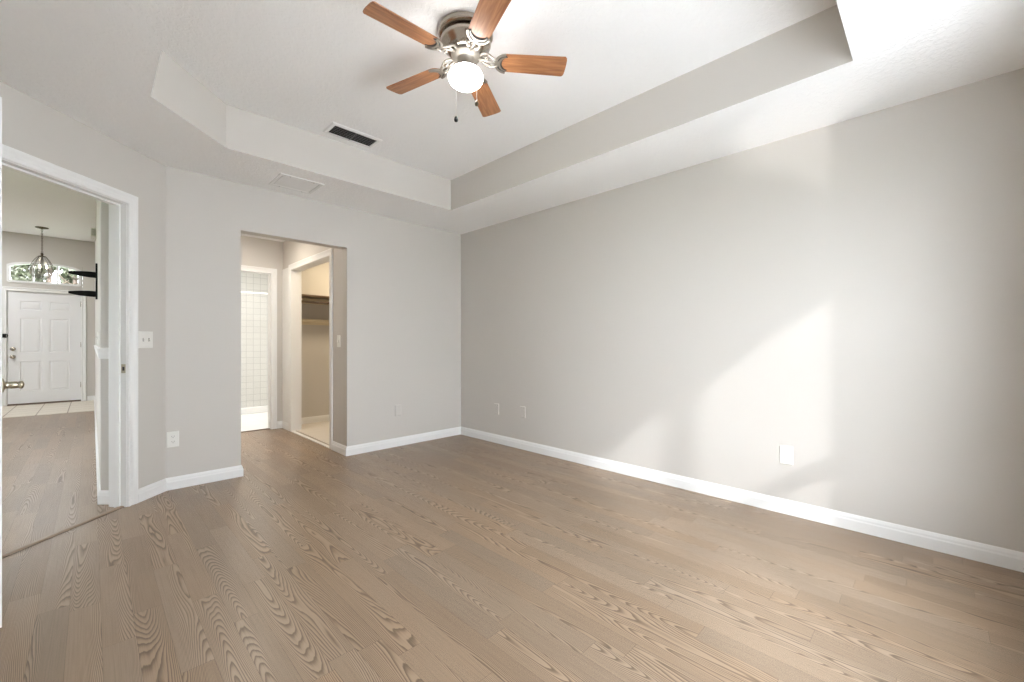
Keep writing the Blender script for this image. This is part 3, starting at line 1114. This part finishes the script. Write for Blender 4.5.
AP = thing('access_panel', 'white rectangular access panel in the lower ceiling above the hall opening', 'ceiling panel', (-1.982, -0.315, H))
mb = MB()
X, Yh = 0.168, 0.160
xi, yi = 0.142, 0.128
v, f = [], []
for (hx, hy, z) in ((X, Yh, 0.0), (X, Yh, -0.006), (X - 0.004, Yh - 0.004, -0.008), (xi, yi, -0.006), (xi, yi, 0.0)):
    v += [(-hx, -hy, z), (hx, -hy, z), (hx, hy, z), (-hx, hy, z)]
for k in range(4):
    f += [(4 * k + q, 4 * k + (q + 1) % 4, 4 * k + 4 + (q + 1) % 4, 4 * k + 4 + q) for q in range(4)]
mb.add(v, f, 'white')
mb.build('panel_frame', AP)
MB().box((-xi, -yi, -0.001), (xi, yi, -0.0003), 'slot_soft').build('panel_gap', AP)
MB().box((-xi + 0.005, -yi + 0.004, -0.005), (xi - 0.005, yi - 0.004, -0.001), 'white').build('panel_door', AP)
for sx in (-1, 1):
    for sy in (-1, 1):
        T = Matrix.Translation((sx * 0.09, sy * 0.143, -0.0085))
        MB().lathe([(0, 0.002), (0.004, 0.0015), (0.004, 0), (0, -0.0008)], 'slot_soft', 10, T).build('screw', AP)


# ------------------------------------------------------------------ wall plates
def plate_mb(w, h, mat):
    mb = MB()
    v, f = [], []
    for hx, hz, y in ((w / 2, h / 2, 0), (w / 2, h / 2, -0.003), (w / 2 - 0.004, h / 2 - 0.004, -0.0065)):
        v += [(-hx, y, -hz), (hx, y, -hz), (hx, y, hz), (-hx, y, hz)]
    for k in range(2):
        f += [(4 * k + q, 4 * k + (q + 1) % 4, 4 * k + 4 + (q + 1) % 4, 4 * k + 4 + q) for q in range(4)]
    f += [(8, 9, 10, 11), (0, 1, 2, 3)]
    return mb.add(v, f, mat)


def outlet(label, loc, rz, plate='plate', slot='slot_soft', slots=True, w=0.074, h=0.119):
    o = thing('electrical_outlet' if slots else 'wall_plate', label, 'outlet' if slots else 'wall plate', loc, rz)
    plate_mb(w, h, plate).build('cover_plate', o)
    if slots:
        for s in (-1, 1):
            zc = s * 0.0195
            mb = MB()
            T = Matrix.Translation((0, -0.0065, zc)) @ Matrix.Rotation(pi / 2, 4, 'X')
            poly = [(0.0165 * cos(t), max(-0.0125, min(0.0125, 0.0165 * sin(t)))) for t in [2 * pi * k / 24 for k in range(24)]]
            mb.prism(poly, 0, 0.002, plate, T=T)
            rcp = mb.build('receptacle', o)
            mb = MB()
            mb.box((-0.0085, -0.0092, zc - 0.001), (-0.0055, -0.0084, zc + 0.008), slot)
            mb.box((0.0055, -0.0092, zc - 0.001), (0.0085, -0.0084, zc + 0.008), slot)
            mb.box((-0.0025, -0.0092, zc - 0.0085), (0.0025, -0.0084, zc - 0.0035), slot)
            mb.build('socket_slots', rcp)
    else:
        for s in (-1, 1):
            T = Matrix.Translation((0, -0.0065, s * 0.042)) @ Matrix.Rotation(pi / 2, 4, 'X')
            MB().lathe([(0, 0), (0.0035, 0), (0.003, 0.0012), (0, 0.0014)], plate, 10, T).build('screw', o)
    return o


# plates face -Y by default; rz turns them: east wall faces -X -> rz = -90 deg
outlet('white duplex outlet low on the right wall in the sun patch', (0, -3.405, 0.380), R(-90))
outlet('wall-coloured blank plate on the right wall, the one nearer the room corner', (0, -0.642, 0.377), R(-90), 'plate_painted', slots=False)
outlet('wall-coloured blank plate on the right wall, the one farther from the room corner', (0, -1.045, 0.388), R(-90), 'plate_painted', slots=False)
outlet('wall-coloured blank plate low on the far wall between hall opening and corner', (-0.857, 0, 0.385), 0, 'plate_painted', slots=False)
outlet('white duplex outlet on the wall between white door casing and hall opening', (-2.757, 0, 0.379), 0)


def switch(label, loc, rz, gang=1, on=True):
    o = thing('light_switch', label, 'light switch', loc, rz)
    w = 0.074 + 0.046 * (gang - 1)
    plate_mb(w, 0.119, 'plate').build('cover_plate', o)
    for g_ in range(gang):
        x = (g_ - (gang - 1) / 2) * 0.046
        mb = MB().box((x - 0.005, -0.0075, -0.012), (x + 0.005, -0.006, 0.012), 'slot_soft')
        mb.build('switch_slot', o)
        T = Matrix.Translation((x, -0.007, 0)) @ Matrix.Rotation(R(-28 if g_ % 2 == 0 else 28), 4, 'X')
        MB().box((-0.004, -0.011, -0.0055), (0.004, 0.0, 0.0055), 'plate', T=T).build('toggle', o)
    return o


pc = A + DD * 0.175
switch('white two-gang toggle switch on the angled wall beside the door casing', (pc.x, pc.y, 1.132), math.atan2(-DN.x * -1, 1) * 0 + R(45), 2)
switch('white single toggle switch on the hall side wall by the closet door', (OR_, 0.190, 1.130), R(-90), 1)
switch('white toggle switch seen edge-on in the living room above the chair rail', (LX, 1.30, 1.155), R(-90), 1)

# black wall bracket in the living room
BK = thing('wall_bracket', 'black metal wall bracket with two long arms beyond the open doorway', 'bracket', (LX, 2.2, 1.762))
MB().box((-0.016, -0.035, -0.185), (0.0, 0.035, 0.190), 'black').build('back_plate', BK, bevel=0.002)
for zz in (0.069, -0.133):
    mb = MB()
    n = 5
    prof = [(-0.016, 0.060), (-0.06, 0.060), (-0.13, 0.048), (-0.212, 0.022)]
    v, f = [], []
    for x, hh in prof:
        hy = 0.016
        yo = 0.30 * x
        v += [(x, yo - hy, zz - hh / 2), (x, yo + hy, zz - hh / 2), (x, yo + hy, zz + hh / 2), (x, yo - hy, zz + hh / 2)]
    for k in range(len(prof) - 1):
        f += [(4 * k + q, 4 * k + (q + 1) % 4, 4 * k + 4 + (q + 1) % 4, 4 * k + 4 + q) for q in range(4)]
    f += [(0, 1, 2, 3), (4 * len(prof) - 4, 4 * len(prof) - 3, 4 * len(prof) - 2, 4 * len(prof) - 1)]
    mb.add(v, f, 'black')
    mb.build('bracket_arm', BK, bevel=0.002)

# door chime box high on the living room wall
CB = thing('chime_box', 'small white chime box high on the wall near the living room ceiling', 'door chime', (LX, 4.2, 2.64))
MB().box((-0.055, -0.11, -0.06), (0, 0.11, 0.06), 'plate').build('chime_cover', CB, bevel=0.006)
mb = MB()
for k in range(7):
    mb.box((-0.046 + k * 0.006, -0.1115, -0.045), (-0.043 + k * 0.006, -0.1098, 0.045), 'slot_soft')
mb.build('chime_grille', CB)

# ------------------------------------------------------------------ foyer pendant
PL = thing('pendant_lantern', 'bronze-ribbed clear glass lantern hanging on a chain before the front door transom', 'pendant lamp', (-3.795, 6.68, HL))
MB().lathe([(0, 0), (0.080, 0), (0.082, -0.008), (0.060, -0.016), (0.020, -0.026), (0.0, -0.034)], 'bronze', 32).build('ceiling_canopy', PL)
ch = MB()
z = -0.030
k = 0
while z > -0.44:
    pts = []
    for q in range(10):
        a = 2 * pi * q / 10
        x, zz = 0.010 * cos(a), 0.020 * sin(a)
        pts.append((x, 0, z - 0.018 + zz) if k % 2 == 0 else (0, x, z - 0.018 + zz))
    ch.tube(pts, 0.0032, 'bronze', 6, closed=True)
    z -= 0.031
    k += 1
ch.build('chain', PL)
MB().lathe([(0, -0.435), (0.012, -0.438), (0.022, -0.455), (0.012, -0.468), (0.014, -0.480), (0.048, -0.492), (0.050, -0.502), (0, -0.505)], 'bronze', 28).build('lantern_cap', PL)
prof = [(0.048, -0.500), (0.080, -0.545), (0.112, -0.610), (0.143, -0.690), (0.158, -0.745), (0.140, -0.800), (0.095, -0.850), (0.0, -0.870)]
MB().lathe(prof, 'glass_lamp', 40, cap=False).build('glass_bell', PL)
for k in range(8):
    a = 2 * pi * k / 8 + 0.2
    pts = [(r * 1.01 * cos(a), r * 1.01 * sin(a), zz) for r, zz in prof[:-1]] + [(0.012 * cos(a), 0.012 * sin(a), -0.872)]
    MB().tube(pts, 0.0036, 'bronze', 6).build('rib', PL)
for r_, zz in ((0.124, -0.636), (0.160, -0.745)):
    MB().tube([(r_ * cos(2 * pi * q / 36), r_ * sin(2 * pi * q / 36), zz) for q in range(36)], 0.0032, 'bronze', 6, closed=True).build('ring', PL)
st = MB().tube([(0, 0, -0.500), (0, 0, -0.760)], 0.007, 'bronze', 8)
for q in range(3):
    a = 2 * pi * q / 3
    st.tube([(0, 0, -0.755), (0.03 * cos(a), 0.03 * sin(a), -0.768), (0.055 * cos(a), 0.055 * sin(a), -0.755)], 0.005, 'bronze', 8)
st.build('candle_arms', PL)
for q in range(3):
    a = 2 * pi * q / 3
    T = Matrix.Translation((0.055 * cos(a), 0.055 * sin(a), -0.755))
    MB().lathe([(0, 0), (0.011, 0), (0.011, 0.055), (0, 0.056)], 'plate', 12, T).build('candle_sleeve', PL)
    MB().lathe([(0, 0.055), (0.010, 0.062), (0.014, 0.080), (0.008, 0.105), (0, 0.122)], 'bulb', 12, T).build('candle_bulb', PL)

# ------------------------------------------------------------------ closet fittings
SH = thing('closet_shelf', 'dark brown upper closet shelf on a cream wall cleat, seen through the hall closet door', 'shelf', (0, 2.02, 0))
MB().box((-1.298, -0.30, 1.728), (1.598, 0, 1.750), 'rod').build('shelf_board', SH, bevel=0.002)
MB().box((-1.298, -0.020, 1.655), (1.598, 0, 1.728), 'shelf').build('wall_cleat', SH, bevel=0.002)
for x in (-0.35, 0.3, 0.95):
    mb = MB().tube([(x, -0.022, 1.60), (x, -0.022, 1.722), (x, -0.27, 1.722)], 0.007, 'rod', 8)
    mb.tube([(x, -0.022, 1.62), (x, -0.25, 1.715)], 0.006, 'rod', 8)
    mb.build('shelf_bracket', SH)
tag(MB().tube([(-1.297, 1.76, 1.658), (1.597, 1.76, 1.658)], 0.016, 'rod', 16).build('closet_rod'), 'dark brown hanging rod under the upper closet shelf', 'closet rod')
S2 = thing('closet_shelf', 'shallow lower cream ledge on the closet wall below the hanging rod', 'shelf', (0, 2.02, 0))
MB().box((-1.298, -0.09, 1.405), (1.598, 0, 1.440), 'shelf').build('shelf_board', S2, bevel=0.002)
MB().box((-1.298, -0.018, 1.365), (1.598, 0, 1.405), 'shelf').build('wall_cleat', S2, bevel=0.002)

# ------------------------------------------------------------------ shower in the bathroom
SW = thing('shower_enclosure', 'white-framed glass shower enclosure before white wall tiles in the bathroom', 'shower', (-1.6, 3.55, 0.004))
MB().box((-1.38, -0.05, 0), (1.78, 0.05, 0.09), 'white').build('curb', SW, bevel=0.008)
MB().box((-1.38, -0.015, 1.90), (1.78, 0.015, 1.920), 'white').build('header_rail', SW, bevel=0.003)
for x in (-1.36, 0.62, 1.74):
    MB().box((x - 0.018, -0.018, 0.09), (x + 0.018, 0.018, 1.90), 'white').build('frame_post', SW, bevel=0.002)
MB().box((-1.342, -0.003, 0.09), (0.602, 0.003, 1.90), 'glass').build('glass_panel', SW)
MB().box((0.638, -0.003, 0.09), (1.722, 0.003, 1.90), 'glass').build('glass_panel', SW)

# ------------------------------------------------------------------ outdoors
mb = MB()
for a, b, c, d in ((-12, 9, -6.42, -4.58), (-12, -3.6, -7.3, -6.42), (-2.3, 9, -7.3, -6.42), (-12, 9, -14, -7.3)):
    mb.box((a, c, -0.25), (b, d, -0.12), 'deck')      # gap shaped to pass the pool_glint sun from below, no basin built
struct(mb.build('ground_patio'))
struct(MB().box((-20, YF + 0.14, -0.25), (14, 40, -0.12), 'grass').build('ground_lawn'))
struct(MB().box((-30, -30, -0.25), (-6.52, YF + 0.14, -0.12), 'grass').build('ground_side'))


def tree(label, loc, hgt, rad, seed, leaves):
    rnd = random.Random(seed)
    o = thing('tree', label, 'tree', loc)
    mb = MB()
    mb.tube([(0, 0, 0), (0.05, 0.02, hgt * 0.3), (-0.03, 0.05, hgt * 0.6), (0.02, 0, hgt * 0.85)], [0.13, 0.10, 0.07, 0.03], 'bark', 10)
    for k in range(9):
        a = rnd.uniform(0, 2 * pi)
        z = hgt * rnd.uniform(0.4, 0.75)
        L_ = rad * rnd.uniform(0.5, 0.9)
        mb.tube([(0, 0, z), (L_ * 0.5 * cos(a), L_ * 0.5 * sin(a), z + 0.25 * L_), (L_ * cos(a), L_ * sin(a), z + 0.7 * L_)], [0.04, 0.025, 0.01], 'bark', 6)
    mb.build('trunk', o)
    cl = [(rnd.uniform(-1, 1) * rad * 0.75, rnd.uniform(-1, 1) * rad * 0.6, hgt * rnd.uniform(0.55, 0.92), rad * rnd.uniform(0.22, 0.42)) for _ in range(16)]
    mb = MB()
    for k in range(leaves):
        cx, cy, cz, cr = rnd.choice(cl)
        d = Vector((rnd.gauss(0, 1), rnd.gauss(0, 1), rnd.gauss(0, 0.8)))
        d = d.normalized() * cr * rnd.uniform(0.3, 1.0)
        T = Matrix.Translation(Vector((cx, cy, cz)) + d) @ Matrix.Rotation(rnd.uniform(0, 6.28), 4, 'Z') @ Matrix.Rotation(rnd.uniform(-1.2, 1.2), 4, 'X')
        s = rnd.uniform(0.08, 0.14) * rad / 0.7
        mb.add([(0, 0, 0), (s * 0.4, s * 0.6, 0.01), (0, s * 1.6, 0), (-s * 0.4, s * 0.6, 0.01)], [(0, 1, 2, 3)], 'leaf', T=T)
    mb.build('foliage', o)
    return o


tree('leafy tree outside, behind the middle pane of the front door transom', (-4.00, 12.6, -0.12), 3.9, 0.60, 3, 4200)
tree('leafy tree outside, behind the right pane of the front door transom', (-3.56, 15.4, -0.12), 4.6, 0.72, 5, 4200)
tree('sparse tree outside, behind the left pane of the front door transom', (-5.05, 18.4, -0.12), 5.2, 0.80, 9, 2200)
